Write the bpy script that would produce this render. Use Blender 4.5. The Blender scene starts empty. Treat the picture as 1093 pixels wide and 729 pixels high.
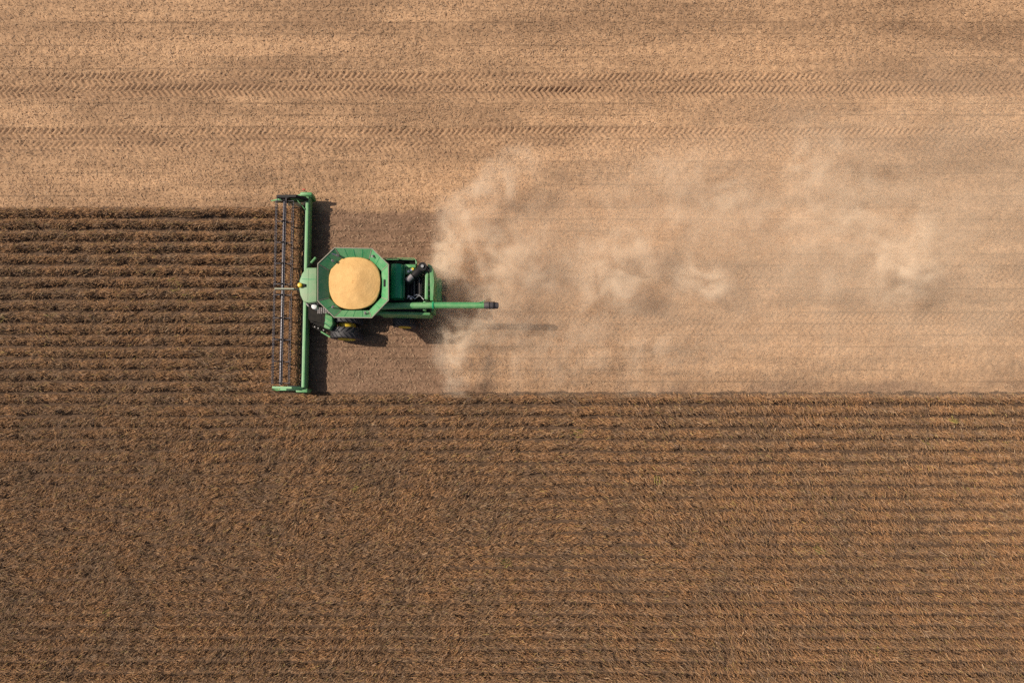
import bpy, bmesh, math, random
import numpy as np
from mathutils import Vector, Matrix

random.seed(7)
rng = np.random.default_rng(11)
R = math.radians
sc = bpy.context.scene
C = sc.collection

# ------------------------------------------------------------------ camera, sky, sun, exposure
PPM = 16.14            # photo pixels per metre on the ground
CAMH = 38.0            # drone height
NX, NY = 546.5, 440.0  # the photo pixel straight below the drone
CX, CY = 546.5, 364.5

cam = bpy.data.cameras.new("drone_camera")
cam_o = bpy.data.objects.new("drone_camera", cam)
C.objects.link(cam_o)
cam_o.location = (0, (CY - NY) / PPM, CAMH)
cam_o.rotation_euler = (0, 0, 0)
fw = 1093 / PPM
cam.sensor_width = 36
cam.lens = 36 * CAMH / fw
cam.shift_y = ((NY - CY) / PPM) / fw
cam.clip_start = 0.5
cam.clip_end = 5000
sc.camera = cam_o

SUN_EL = R(44.5)
SUN_AZ = math.atan2(0.203, -0.979)      # direction towards the sun
w = bpy.data.worlds.new("World")
sc.world = w
w.use_nodes = True
nt = w.node_tree
nt.nodes.clear()
sky = nt.nodes.new("ShaderNodeTexSky")
sky.sky_type = 'NISHITA'
sky.sun_disc = False
sky.sun_elevation = SUN_EL
sky.sun_rotation = R(-78.3)
sky.air_density = 1.0
sky.dust_density = 2.5
bg = nt.nodes.new("ShaderNodeBackground")
bg.inputs[1].default_value = 0.07
wo = nt.nodes.new("ShaderNodeOutputWorld")
nt.links.new(sky.outputs[0], bg.inputs[0])
nt.links.new(bg.outputs[0], wo.inputs[0])

sun = bpy.data.lights.new("sun", 'SUN')
sun.energy = 4.3
sun.angle = R(0.6)
sun.color = (1.0, 0.90, 0.76)
sun_o = bpy.data.objects.new("sun", sun)
C.objects.link(sun_o)
sd = Vector((math.cos(SUN_EL) * math.cos(SUN_AZ), math.cos(SUN_EL) * math.sin(SUN_AZ), math.sin(SUN_EL)))
sun_o.rotation_euler = sd.to_track_quat('Z', 'Y').to_euler()
sun_o.location = sd * 200

vs = sc.view_settings
vs.view_transform = 'Standard'
vs.look = 'None'
vs.exposure = 0.25
vs.gamma = 1.0
vs.use_curve_mapping = False
sc.render.engine = 'CYCLES'
sc.cycles.max_bounces = 8
sc.cycles.diffuse_bounces = 3
sc.cycles.volume_bounces = 4
sc.cycles.volume_step_rate = 1.0
sc.cycles.volume_max_steps = 256
sc.cycles.use_denoising = False


def W(px, py, h=0.0):
    """world point at height h that the drone sees at photo pixel (px, py)"""
    f = 1 - h / CAMH
    gx = NX + (px - NX) * f
    gy = NY + (py - NY) * f
    return ((gx - CX) / PPM, (CY - gy) / PPM, h)


# ------------------------------------------------------------------ materials
def new_mat(name):
    m = bpy.data.materials.new(name)
    m.use_nodes = True
    n = m.node_tree
    n.nodes.clear()
    out = n.nodes.new("ShaderNodeOutputMaterial")
    return m, n, out


def plain(name, col, rough=0.5, metal=0.0, dust=0.0, dust_col=(0.42, 0.31, 0.20), scale=3.0, spec=0.5, bump=0.0):
    m, n, out = new_mat(name)
    b = n.nodes.new("ShaderNodeBsdfPrincipled")
    b.inputs["Roughness"].default_value = rough
    b.inputs["Metallic"].default_value = metal
    b.inputs["Specular IOR Level"].default_value = spec
    tc = n.nodes.new("ShaderNodeTexCoord")
    nz = n.nodes.new("ShaderNodeTexNoise")
    nz.inputs["Scale"].default_value = scale
    nz.inputs["Detail"].default_value = 6
    nz.inputs["Roughness"].default_value = 0.65
    n.links.new(tc.outputs["Object"], nz.inputs["Vector"])
    nz.inputs["Detail"].default_value = 10
    nz.inputs["Roughness"].default_value = 0.74
    ramp = n.nodes.new("ShaderNodeMapRange")
    ramp.inputs["From Min"].default_value = 0.38
    ramp.inputs["From Max"].default_value = 0.68
    ramp.inputs["To Min"].default_value = dust * 0.25
    ramp.inputs["To Max"].default_value = dust
    n.links.new(nz.outputs["Fac"], ramp.inputs["Value"])
    mx = n.nodes.new("ShaderNodeMix")
    mx.data_type = 'RGBA'
    mx.inputs[6].default_value = (*col, 1)
    mx.inputs[7].default_value = (*dust_col, 1)
    n.links.new(ramp.outputs[0], mx.inputs[0])
    n.links.new(mx.outputs[2], b.inputs["Base Color"])
    rr = n.nodes.new("ShaderNodeMapRange")
    rr.inputs["To Min"].default_value = rough
    rr.inputs["To Max"].default_value = min(1, rough + 0.4 * (dust > 0))
    n.links.new(ramp.outputs[0], rr.inputs["Value"])
    n.links.new(rr.outputs[0], b.inputs["Roughness"])
    if bump:
        bp = n.nodes.new("ShaderNodeBump")
        bp.inputs["Strength"].default_value = bump
        bp.inputs["Distance"].default_value = 0.02
        nz2 = n.nodes.new("ShaderNodeTexNoise")
        nz2.inputs["Scale"].default_value = scale * 8
        n.links.new(tc.outputs["Object"], nz2.inputs["Vector"])
        n.links.new(nz2.outputs["Fac"], bp.inputs["Height"])
        n.links.new(bp.outputs[0], b.inputs["Normal"])
    n.links.new(b.outputs[0], out.inputs[0])
    return m


def attr_mat(name, rough=0.9, spec=0.15, noise=None):
    m, n, out = new_mat(name)
    b = n.nodes.new("ShaderNodeBsdfPrincipled")
    b.inputs["Roughness"].default_value = rough
    b.inputs["Specular IOR Level"].default_value = spec
    a = n.nodes.new("ShaderNodeAttribute")
    a.attribute_name = "tint"
    src = a.outputs["Color"]
    if noise:
        tc = n.nodes.new("ShaderNodeTexCoord")
        nz = n.nodes.new("ShaderNodeTexNoise")
        nz.inputs["Scale"].default_value = noise
        nz.inputs["Detail"].default_value = 4
        nz.inputs["Roughness"].default_value = 0.7
        n.links.new(tc.outputs["Object"], nz.inputs["Vector"])
        mr = n.nodes.new("ShaderNodeMapRange")
        mr.inputs["From Min"].default_value = 0.3
        mr.inputs["From Max"].default_value = 0.7
        mr.inputs["To Min"].default_value = 0.72
        mr.inputs["To Max"].default_value = 1.28
        n.links.new(nz.outputs["Fac"], mr.inputs["Value"])
        vm = n.nodes.new("ShaderNodeVectorMath")
        vm.operation = 'SCALE'
        n.links.new(src, vm.inputs[0])
        n.links.new(mr.outputs[0], vm.inputs["Scale"])
        src = vm.outputs[0]
        bp = n.nodes.new("ShaderNodeBump")
        bp.inputs["Strength"].default_value = 0.35
        bp.inputs["Distance"].default_value = 0.03
        n.links.new(nz.outputs["Fac"], bp.inputs["Height"])
        n.links.new(bp.outputs[0], b.inputs["Normal"])
    n.links.new(src, b.inputs["Base Color"])
    n.links.new(b.outputs[0], out.inputs[0])
    return m


GREEN = plain("dusty_green_paint", (0.035, 0.26, 0.070), 0.36, dust=0.55, dust_col=(0.32, 0.42, 0.23), scale=1.6)
GREEN_TANK = plain("tank_green_paint", (0.025, 0.26, 0.080), 0.30, dust=0.42, dust_col=(0.36, 0.46, 0.30), scale=2.2)
GREEN_ROOF = plain("dusty_roof_paint", (0.08, 0.30, 0.11), 0.40, dust=0.55, dust_col=(0.40, 0.34, 0.25), scale=0.8)
GREEN_DEEP = plain("clean_hood_paint", (0.008, 0.30, 0.115), 0.25, dust=0.06, scale=2.0)
BLACK = plain("black_metal", (0.009, 0.009, 0.011), 0.6, dust=0.03, scale=4, spec=0.2)
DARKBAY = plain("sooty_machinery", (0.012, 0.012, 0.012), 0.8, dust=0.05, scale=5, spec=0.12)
STEEL = plain("bare_steel", (0.42, 0.42, 0.42), 0.35, metal=0.8, dust=0.2, scale=6)
REELBLUE = plain("dark_reel_steel", (0.020, 0.020, 0.038), 0.28, metal=0.2, dust=0.12, scale=5)
TINE = plain("grey_tine_plastic", (0.34, 0.33, 0.33), 0.5, dust=0.2, scale=6)
YELLOW = plain("yellow_paint", (0.72, 0.50, 0.02), 0.4, dust=0.2, scale=4)
RUBBER = plain("tyre_rubber", (0.022, 0.022, 0.028), 0.6, dust=0.16, dust_col=(0.20, 0.16, 0.13), scale=5)
GLASS = plain("dark_cab_glass", (0.012, 0.016, 0.016), 0.06, dust=0.05, scale=4)
RIM_GREY = plain("rubber_rim_trim", (0.22, 0.21, 0.17), 0.6, dust=0.4, scale=4)
WHITE = plain("pale_plastic", (0.72, 0.72, 0.72), 0.4, dust=0.15, scale=4)
MUFFLER = plain("grey_heat_shield", (0.24, 0.22, 0.23), 0.5, metal=0.2, dust=0.2, scale=6)
BAT = plain("grey_bat_steel", (0.045, 0.043, 0.062), 0.4, metal=0.2, dust=0.15, scale=6)
ARMGREY = plain("dull_green_grey_paint", (0.14, 0.19, 0.13), 0.5, dust=0.4, scale=5)
RED = plain("red_lens", (0.48, 0.06, 0.03), 0.5, dust=0.2)
BELT = plain("draper_belt", (0.016, 0.018, 0.015), 0.8, dust=0.12, scale=5, spec=0.2)
SPOUT = plain("rubber_spout", (0.03, 0.03, 0.045), 0.55, dust=0.2, scale=5)


# ------------------------------------------------------------------ small noise toolkit
def vnoise(x, y, scale, seed, sx=1.0, sy=1.0):
    r = np.random.default_rng(seed)
    T = r.random((256, 256))
    u = x / (scale * sx) + 1000.37
    v = y / (scale * sy) + 1000.71
    iu = np.floor(u).astype(int)
    iv = np.floor(v).astype(int)
    fu = u - iu
    fv = v - iv
    fu = fu * fu * (3 - 2 * fu)
    fv = fv * fv * (3 - 2 * fv)
    a = T[iu % 256, iv % 256]
    b = T[(iu + 1) % 256, iv % 256]
    c = T[iu % 256, (iv + 1) % 256]
    d = T[(iu + 1) % 256, (iv + 1) % 256]
    return (a * (1 - fu) + b * fu) * (1 - fv) + (c * (1 - fu) + d * fu) * fv


def fbm(x, y, scale, seed, sx=1.0, sy=1.0, octv=3):
    s = 0
    amp = 1
    tot = 0
    for k in range(octv):
        s = s + amp * vnoise(x, y, scale / 2 ** k, seed + k * 17, sx, sy)
        tot += amp
        amp *= 0.55
    return s / tot


def sstep(a, b, x):
    t = np.clip((x - a) / (b - a), 0, 1)
    return t * t * (3 - 2 * t)


# field layout in metres
ROW = 0.765
Y_TOP = (CY - 222) / PPM        # upper edge of the strip being cut
Y_LOW = (CY - 418.5) / PPM      # lower edge of the strip (upper edge of the big uncut field)
X_CUT = (305 - CX) / PPM        # where the knife is now
X_CHAFF = (474 - CX) / PPM      # where the spreader has thrown chaff again

MX, MY = 46.0, 33.0             # detailed patch half-size


def px2x(p):
    return (p - CX) / PPM


def px2y(p):
    return (CY - p) / PPM


TRACKS = [(px2y(84.5), -99), (px2y(97.5), -99), (px2y(143.5), -99), (px2y(156.5), -99),
          (px2y(285.5), px2x(440)), (px2y(297.5), px2x(440)), (px2y(341.5), px2x(400)), (px2y(353.0), px2x(400))]


TSTR = [0.66, 0.86, 0.64, 0.46, 0.40, 0.38, 0.42, 0.38]


def standing(x, y):
    """1 where the crop still stands"""
    jx = X_CUT + 0.25 * (vnoise(x, y, 0.5, 5) - 0.5)
    jl = Y_LOW + 0.34 * (fbm(x, y * 0, 0.7, 6, octv=3) - 0.5)
    jt = Y_TOP + 0.30 * (fbm(x, y * 0, 0.8, 8, octv=3) - 0.5)
    return np.where((y < jl) | ((y < jt) & (x < jx)), 1.0, 0.0)


STRIPS = [(6, 4, 0.35), (32, 11, 0.70), (68, 4, 0.35), (91, 17, 0.45), (118, 4, 0.25), (152, 13, 0.45), (178, 5, 0.40),
          (212, 5, 0.30), (292, 14, 0.30), (347, 12, 0.30), (398, 6, 0.25)]


def thin_strips(x, y):
    """bands along the swath where less straw was thrown"""
    t = np.zeros_like(x)
    for k, (py, hw, s_) in enumerate(STRIPS):
        d = (y - (CY - py) / PPM) * PPM / hw
        t = t + s_ * np.exp(-d * d)
    return np.clip(t * (0.35 + 1.3 * fbm(x, y, 1.2, 71, 2.5, 0.7, 4)), 0, 1)


def chaff_amount(x, y):
    """how much pale chaff lies on the soil (0..1)"""
    n = fbm(x, y, 1.6, 31, octv=4)
    yc = (Y_TOP + Y_LOW) / 2
    edge = X_CHAFF + 1.5 * (n - 0.5) + 0.030 * (y - yc) ** 2 - 0.3
    fresh = sstep(-0.4, 0.9, x - edge)
    lowstrip = sstep(Y_LOW + 1.15, Y_LOW + 0.25, y + 0.9 * (fbm(x, y, 1.1, 77, octv=3) - 0.5))
    n2 = fbm(x, y, 2.4, 41, 1.6, 1.0, 3)
    fresh = fresh * (1 - lowstrip * (0.12 + 0.70 * sstep(0.40, 0.66, n2)))
    above = sstep(-0.45, 0.10, y + 0.5 * (fbm(x, y, 0.5, 33, octv=3) - 0.5) - Y_TOP)
    a = np.maximum(above, fresh)
    # the row nearest the uncut strip is thinly covered
    a = a * (1 - 0.30 * sstep(Y_TOP + 0.6, Y_TOP, y) * (y > Y_TOP))
    return a


def track_profile(x, y):
    """tread relief (m) and pressed-soil mask from the tyre lugs"""
    h = np.zeros_like(x)
    m = np.zeros_like(x)
    bars = np.zeros_like(x)
    for k, (yc, x0) in enumerate(TRACKS):
        wob = 0.13 * (fbm(x, y * 0, 9.0, 200 + k // 2, octv=3) - 0.5) * 2
        d = y - (yc + wob)
        hw = 0.40
        inside = sstep(hw + 0.06, hw - 0.04, np.abs(d)) * sstep(x0, x0 + 1.0, x)
        fade = TSTR[k] * np.clip(0.30 + 0.95 * fbm(x, y, 2.0, 300 + k, 2.5, 0.5, 3), 0.15, 1.3)
        ph = (x + 0.22 * fbm(x, y, 1.3, 340 + k, octv=2) - np.abs(d) * 0.85 + (0.19 if True else 0) * (d > 0)) / 0.385
        s = ph - np.floor(ph)
        bar = sstep(0.0, 0.18, s) * sstep(0.58, 0.40, s)
        h += inside * fade * (-0.03 - 0.15 * bar)
        m = np.maximum(m, inside * fade)
        bars = np.maximum(bars, inside * bar * fade)
    return h, m, bars


def ground_color(x, y, st):
    ch = chaff_amount(x, y)
    _, tm, bars = track_profile(x, y)
    n1 = fbm(x, y, 0.35, 61, octv=3)
    n2 = fbm(x, y, 3.0, 62, 3.5, 0.8, 3)
    n3 = fbm(x, y, 1.1, 63, 3.0, 0.55, 3)
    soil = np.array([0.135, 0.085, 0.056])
    soil_cut = np.array([0.205, 0.124, 0.079])
    straw = np.array([0.470, 0.288, 0.163])
    straw_b = np.array([0.300, 0.180, 0.104])
    t = np.clip(2.3 * (n2 * 0.5 + n3 * 0.5) - 0.75, 0, 1)
    t = np.clip(t + 0.30 * (n1 - 0.5) + 0.55 * thin_strips(x, y), 0, 1)[..., None]
    stb = straw * (1 - t) + straw_b * t
    # dark row scars, one every row, broken up
    r = ((y - Y_TOP) / ROW) % 1.0
    r = np.abs(r - 0.5)
    line = sstep(0.10, 0.0, 0.5 - r) * (1 + 0.7 * (1 - ch)) * sstep(0.38, 0.62, fbm(x, y, 2.2, 64, 4.0, 0.35, 3))
    cover = ch[..., None]
    n4 = fbm(x, y, 0.6, 66, 1.8, 0.5, 3)[..., None]
    col = soil_cut * (0.70 + 0.60 * n4) * (1 - cover) + stb * cover
    k = np.clip(line * 0.50, 0, 0.9)[..., None]
    col = col * (1 - k) + soil * k
    k = np.clip(tm * 0.22 + bars * 0.38, 0, 0.85)[..., None]
    col = col * (1 - k) + soil_cut * k
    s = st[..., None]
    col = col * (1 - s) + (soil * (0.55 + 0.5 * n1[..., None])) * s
    g = (0.86 + 0.28 * rng.random(x.shape))[..., None]
    return np.clip(col * g, 0, 1)


# ------------------------------------------------------------------ mesh helpers
def mesh_np(name, verts, faces, mat, tint=None, smooth=False):
    me = bpy.data.meshes.new(name)
    nv, nf = len(verts), len(faces)
    k = faces.shape[1]
    me.vertices.add(nv)
    me.vertices.foreach_set("co", np.ascontiguousarray(verts, dtype=np.float32).ravel())
    me.loops.add(nf * k)
    me.loops.foreach_set("vertex_index", np.ascontiguousarray(faces, dtype=np.int32).ravel())
    me.polygons.add(nf)
    me.polygons.foreach_set("loop_start", np.arange(0, nf * k, k, dtype=np.int32))
    me.polygons.foreach_set("loop_total", np.full(nf, k, dtype=np.int32))
    if smooth:
        me.polygons.foreach_set("use_smooth", np.ones(nf, dtype=bool))
    me.update(calc_edges=True)
    if tint is not None:
        at = me.attributes.new("tint", 'FLOAT_COLOR', 'POINT')
        c = np.ones((nv, 4), dtype=np.float32)
        c[:, :3] = tint
        at.data.foreach_set("color", c.ravel())
    me.materials.append(mat)
    o = bpy.data.objects.new(name, me)
    C.objects.link(o)
    return o


# ------------------------------------------------------------------ the ground
def build_ground():
    dx, dy = 0.075, 0.062
    nx = int(2 * MX / dx) + 1
    ny = int(2 * MY / dy) + 1
    xs = np.linspace(-MX, MX, nx)
    ys = np.linspace(-MY, MY, ny)
    X, Y = np.meshgrid(xs, ys, indexing='ij')
    st = standing(X, Y)
    th, tm, bars = track_profile(X, Y)
    ch = chaff_amount(X, Y)
    Z = th * (1 - st)
    Z += 0.05 * (fbm(X, Y, 4.0, 91, octv=2) - 0.5)
    rough = (0.034 + 0.012 * ch) * (1 - 0.85 * np.clip(tm, 0, 1))
    Z += rough * (fbm(X, Y, 0.30, 92, octv=2) - 0.5) * 2
    Z += 0.008 * (rng.random(X.shape) - 0.5) * (1 - 0.5 * tm)
    ridge = np.cos(((Y - Y_TOP) / ROW) * 2 * math.pi)
    Z += 0.03 * ridge * (1 - tm) * (0.3 + 0.7 * fbm(X, Y, 3.0, 93, 2.0, 1.0, 2))
    edge = np.minimum(np.minimum(X + MX, MX - X), np.minimum(Y + MY, MY - Y))
    Z *= sstep(0, 1.0, edge)
    col = ground_color(X, Y, st)
    V = np.stack([X, Y, Z], -1).reshape(-1, 3)
    T = col.reshape(-1, 3)
    i = np.arange(nx - 1)[:, None]
    j = np.arange(ny - 1)[None, :]
    a = (i * ny + j).ravel()
    F = np.stack([a, a + ny, a + ny + 1, a + 1], -1)
    # the rest of the plain, out to the horizon
    B = 2500.0
    gx = [-B, -MX, MX, B]
    gy = [-B, -MY, Y_LOW, MY, B]
    base = len(V)
    EV, EF, ET = [], [], []

    def quad(x0, y0, x1, y1, c):
        b = base + len(EV)
        EV.extend([(x0, y0, 0), (x1, y0, 0), (x1, y1, 0), (x0, y1, 0)])
        ET.extend([c] * 4)
        EF.append((b, b + 1, b + 2, b + 3))
    cs = (0.38, 0.245, 0.137)
    cc = (0.17, 0.10, 0.058)
    quad(-B, -B, B, -MY, cc)
    quad(-B, MY, B, B, cs)
    quad(-B, -MY, -MX, Y_LOW, cc)
    quad(-B, Y_LOW, -MX, Y_TOP, cc)
    quad(-B, Y_TOP, -MX, MY, cs)
    quad(MX, -MY, B, Y_LOW, cc)
    quad(MX, Y_LOW, B, MY, cs)
    V = np.vstack([V, np.array(EV)])
    T = np.vstack([T, np.array(ET)])
    F = np.vstack([F, np.array(EF)])
    o = mesh_np("ground", V, F, attr_mat("field_soil", 0.95, 0.1, noise=9.0), T, smooth=True)
    o["kind"] = "structure"
    o["label"] = "harvested field of pale straw stubble with tyre tracks and bare soil"


build_ground()


def blades(root, direc, length, width, rise0, rise1, col, roll=0.75):
    """flat tapering straws: root (n,3), direc heading (n,2)"""
    n = len(root)
    side = np.stack([-direc[:, 1], direc[:, 0]], -1)
    tip = root.copy()
    tip[:, :2] += direc * length[:, None]
    tip[:, 2] = rise1
    r = root.copy()
    r[:, 2] = rise0
    v = np.empty((n, 4, 3))
    hw = (width * 0.5)[:, None]
    tilt = (rng.random(n) - 0.5)[:, None] * width[:, None] * roll
    v[:, 0, :2] = r[:, :2] - side * hw
    v[:, 1, :2] = r[:, :2] + side * hw
    v[:, 2, :2] = tip[:, :2] + side * hw * 0.6
    v[:, 3, :2] = tip[:, :2] - side * hw * 0.6
    v[:, 0, 2] = r[:, 2] - tilt[:, 0]
    v[:, 1, 2] = r[:, 2] + tilt[:, 0]
    v[:, 2, 2] = tip[:, 2] + tilt[:, 0]
    v[:, 3, 2] = tip[:, 2] - tilt[:, 0]
    f = (np.arange(n) * 4)[:, None] + np.arange(4)[None, :]
    return v.reshape(-1, 3), f, np.repeat(col, 4, axis=0)


PAL = np.array([(0.272, 0.146, 0.070), (0.205, 0.108, 0.055), (0.325, 0.187, 0.096), (0.310, 0.160, 0.070),
                (0.240, 0.146, 0.092), (0.385, 0.250, 0.142), (0.145, 0.078, 0.043), (0.300, 0.200, 0.070)])
PW = np.array([0.30, 0.18, 0.16, 0.14, 0.12, 0.03, 0.04, 0.03])


def lean_angle(x, y):
    a = np.where(y > Y_LOW - 1.5, R(6), R(24)) * sstep(14, -12, x) - R(40) * sstep(-4, 20, x)
    return a + R(60) * (fbm(x, y, 2.6, 120, octv=2) - 0.5)


# ------------------------------------------------------------------ standing soybeans
def build_crop():
    rows = []
    k = -1
    y = Y_TOP - 0.5 * ROW
    per_m = 270
    P = []
    while y > -MY + 0.6:
        if y > Y_LOW - 0.05:
            x0, x1 = -MX, X_CUT + 0.15
        else:
            x0, x1 = -MX, MX
        dens = per_m if y > -25.5 else per_m * 0.45
        n = int((x1 - x0) * dens)
        xs = x0 + (x1 - x0) * rng.random(n)
        P.append(np.stack([xs, np.full(n, y)], -1))
        y -= ROW
        if abs(y - Y_LOW) < 0.2 and y > Y_LOW:
            y = Y_LOW - 0.32
    P = np.vstack(P)
    x, yr = P[:, 0], P[:, 1]
    # rows meander and lodge
    low = sstep(Y_LOW - 1.0, Y_LOW - 9.0, yr)
    spread = 0.148 + 0.010 * low + 0.07 * (fbm(x, yr, 4.0, 130, octv=2) - 0.5)
    off = rng.normal(0, 1, len(x)) * spread
    lim = 0.235 + 0.20 * fbm(x, yr, 2.2, 135, 2.0, 0.8, 2) + 0.03 * low * sstep(8, -14, x)
    off = np.where(np.abs(off) > lim, off * rng.random(len(x)) * 0.5, off)
    yy = yr + off + 0.20 * (fbm(x, yr, 1.2, 131, octv=3) - 0.5)
    # gaps and thin places
    g = fbm(x, yr * 1.7, 0.8, 132, octv=3)
    keep = rng.random(len(x)) < np.clip(0.80 + 1.5 * (g - 0.40), 0.45, 1)
    x, yr, yy, off, spread, g = x[keep], yr[keep], yy[keep], off[keep], spread[keep], g[keep]
    n = len(x)
    ang = lean_angle(x, yy) + rng.normal(0, R(24), n)
    ang = ang + np.where(rng.random(n) < 0.30, math.pi, 0)
    d = np.stack([np.cos(ang), np.sin(ang)], -1)
    prof = np.exp(-(off / (spread * 1.7 + 1e-3)) ** 2)
    hgt = (0.30 + 0.42 * prof) * (0.75 + 0.5 * g) * (0.65 + 0.5 * rng.random(n))
    L = 0.14 + 0.28 * rng.random(n) ** 1.5
    wd = 0.014 + 0.024 * rng.random(n)
    z0 = hgt * (0.35 + 0.6 * rng.random(n))
    z1 = np.clip(z0 + (rng.random(n) - 0.35) * 0.30, 0.05, 0.95)
    idx = rng.choice(len(PAL), n, p=PW)
    patch = fbm(x, yy, 1.3, 133, octv=3)
    col = PAL[idx] * np.array([1.00, 1.02, 1.05]) * (0.82 + 0.40 * rng.random(n))[:, None]
    warm = np.clip((patch - 0.5) * 1.1, -0.25, 0.25)[:, None]
    col = col * (1 + warm * np.array([0.55, 0.35, 0.10]))
    # vignetting painted into the blade colour: darker at left, lighter at right
    vignette = sstep(-26, 30, x)[:, None]
    col = col * (0.90 + 0.16 * vignette)
    # last green and yellow weeds
    for (wx, wy, wr) in [(617, 461, 5), (1012, 446, 6), (985, 470, 4), (190, 306, 7), (205, 318, 5), (60, 336, 4), (540, 600, 6),
                         (380, 520, 4), (870, 585, 5), (120, 652, 5), (700, 512, 4), (300, 690, 5), (8, 340, 5), (930, 690, 5)]:
        m = ((x - px2x(wx)) ** 2 + (yy - px2y(wy)) ** 2) < (wr / PPM) ** 2
        m &= rng.random(n) < 0.38
        col[m] = np.array([0.24, 0.20, 0.055]) * (0.7 + 0.5 * rng.random(m.sum()))[:, None]
    root = np.stack([x - d[:, 0] * L * 0.5, yy - d[:, 1] * L * 0.5, z0], -1)
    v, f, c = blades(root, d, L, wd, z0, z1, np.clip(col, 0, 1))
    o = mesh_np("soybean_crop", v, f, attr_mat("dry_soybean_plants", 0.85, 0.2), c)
    o["kind"] = "stuff"
    o["label"] = "standing rows of dry brown soybean plants not yet cut"
    o["category"] = "crop"


build_crop()


# ------------------------------------------------------------------ chaff and cut stubble on the ground
def build_chaff():
    n = 330000
    x = (rng.random(n) * 2 - 1) * MX
    y = Y_LOW - 0.1 + rng.random(n) * (MY - Y_LOW)
    st = standing(x, y)
    ch = chaff_amount(x, y)
    _, tm, _ = track_profile(x, y)
    keep = (st < 0.5) & (rng.random(n) < (0.60 + 0.40 * ch) * (1 - 0.95 * np.clip(tm * 1.3, 0, 1))) & (rng.random(n) < 0.35 + 1.1 * fbm(x, y, 1.5, 141, 2.5, 0.7, 3))
    x, y, ch = x[keep], y[keep], ch[keep]
    n = len(x)
    ang = rng.normal(R(-25), R(50), n)
    d = np.stack([np.cos(ang), np.sin(ang)], -1)
    L = 0.06 + 0.16 * rng.random(n) ** 2
    wd = 0.016 + 0.030 * rng.random(n)
    z0 = 0.02 + 0.05 * rng.random(n)
    z1 = np.clip(z0 + (rng.random(n) - 0.4) * 0.06, 0.015, 0.15)
    pal = np.array([(0.51, 0.320, 0.186), (0.425, 0.256, 0.146), (0.57, 0.380, 0.232), (0.35, 0.212, 0.124), (0.44, 0.290, 0.192)])
    col = pal[rng.choice(5, n, p=[0.36, 0.24, 0.14, 0.16, 0.10])]
    band = np.clip(2.3 * (0.5 * fbm(x, y, 3.0, 62, 3.5, 0.8, 3) + 0.5 * fbm(x, y, 1.1, 63, 3.0, 0.55, 3)) - 0.75, 0, 1)
    col = col * (1 - 0.40 * np.clip(band + 0.65 * thin_strips(x, y), 0, 1))[:, None]
    dark = np.array([0.235, 0.142, 0.088]) * (0.55 + 0.9 * rng.random(n))[:, None]
    k = ch[:, None]
    lite = rng.random(n) < 0.28
    dark[lite] = np.array([0.40, 0.27, 0.17]) * (0.8 + 0.4 * rng.random(lite.sum()))[:, None]
    col = (col * k + dark * (1 - k)) * (0.85 + 0.3 * rng.random(n))[:, None]
    v1, f1, c1 = blades(np.stack([x, y, z0], -1), d, L, wd, z0, z1, np.clip(col, 0, 1), 0.30)
    # short cut stems left standing along the old rows
    m = 110000
    xs = (rng.random(m) * 2 - 1) * MX
    kk = rng.integers(-18, 25, m)
    ys = Y_TOP + kk * ROW + rng.normal(0, 0.035, m)
    st = standing(xs, ys)
    _, tm, _ = track_profile(xs, ys)
    ok = (st < 0.5) & (ys < MY - 0.5) & (tm < 0.25) & (rng.random(m) < np.clip(2.2 * (fbm(xs, ys, 2.2, 64, 4.0, 0.35, 3) - 0.25), 0.05, 1))
    xs, ys = xs[ok], ys[ok]
    m = len(xs)
    a = rng.random(m) * 6.283
    dd = np.stack([np.cos(a), np.sin(a)], -1)
    col = np.array([0.29, 0.178, 0.098]) * (0.6 + 0.7 * rng.random(m))[:, None]
    zt = 0.05 + 0.07 * rng.random(m)
    v2, f2, c2 = blades(np.stack([xs, ys, xs * 0], -1), dd, 0.02 + 0.07 * rng.random(m), np.full(m, 0.014), np.zeros(m), zt, col)
    o = mesh_np("straw_stubble", np.vstack([v1, v2]), np.vstack([f1, f2 + len(v1)]), attr_mat("pale_straw", 0.85, 0.2), np.vstack([c1, c2]))
    o["kind"] = "stuff"
    o["label"] = "pale chopped straw and short cut stems strewn over the harvested field"
    o["category"] = "stubble"


build_chaff()

# ------------------------------------------------------------------ the combine harvester
AX = (375.6, 319.0)                       # photo pixel on the ground below the front axle
ROT = R(-1.3)
ORG = Vector(((AX[0] - CX) / PPM, (CY - AX[1]) / PPM, 0))
ML = Matrix.Translation(ORG) @ Matrix.Rotation(ROT, 4, 'Z')
MLI = ML.inverted()


def Lp(px, py, h):
    return MLI @ Vector(W(px, py, h))


def bm_new():
    return bmesh.new()


def box(bm, x0, x1, y0, y1, z0, z1, bev=0.0):
    vs_ = [bm.verts.new((x, y, z)) for z in (z0, z1) for (x, y) in ((x0, y0), (x1, y0), (x1, y1), (x0, y1))]
    fs = [(3, 2, 1, 0), (4, 5, 6, 7), (0, 1, 5, 4), (1, 2, 6, 5), (2, 3, 7, 6), (3, 0, 4, 7)]
    ff = [bm.faces.new([vs_[i] for i in f]) for f in fs]
    if bev > 0:
        ed = list({e for f in ff for e in f.edges})
        bmesh.ops.bevel(bm, geom=ed, offset=bev, segments=2, affect='EDGES', profile=0.5)


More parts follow.
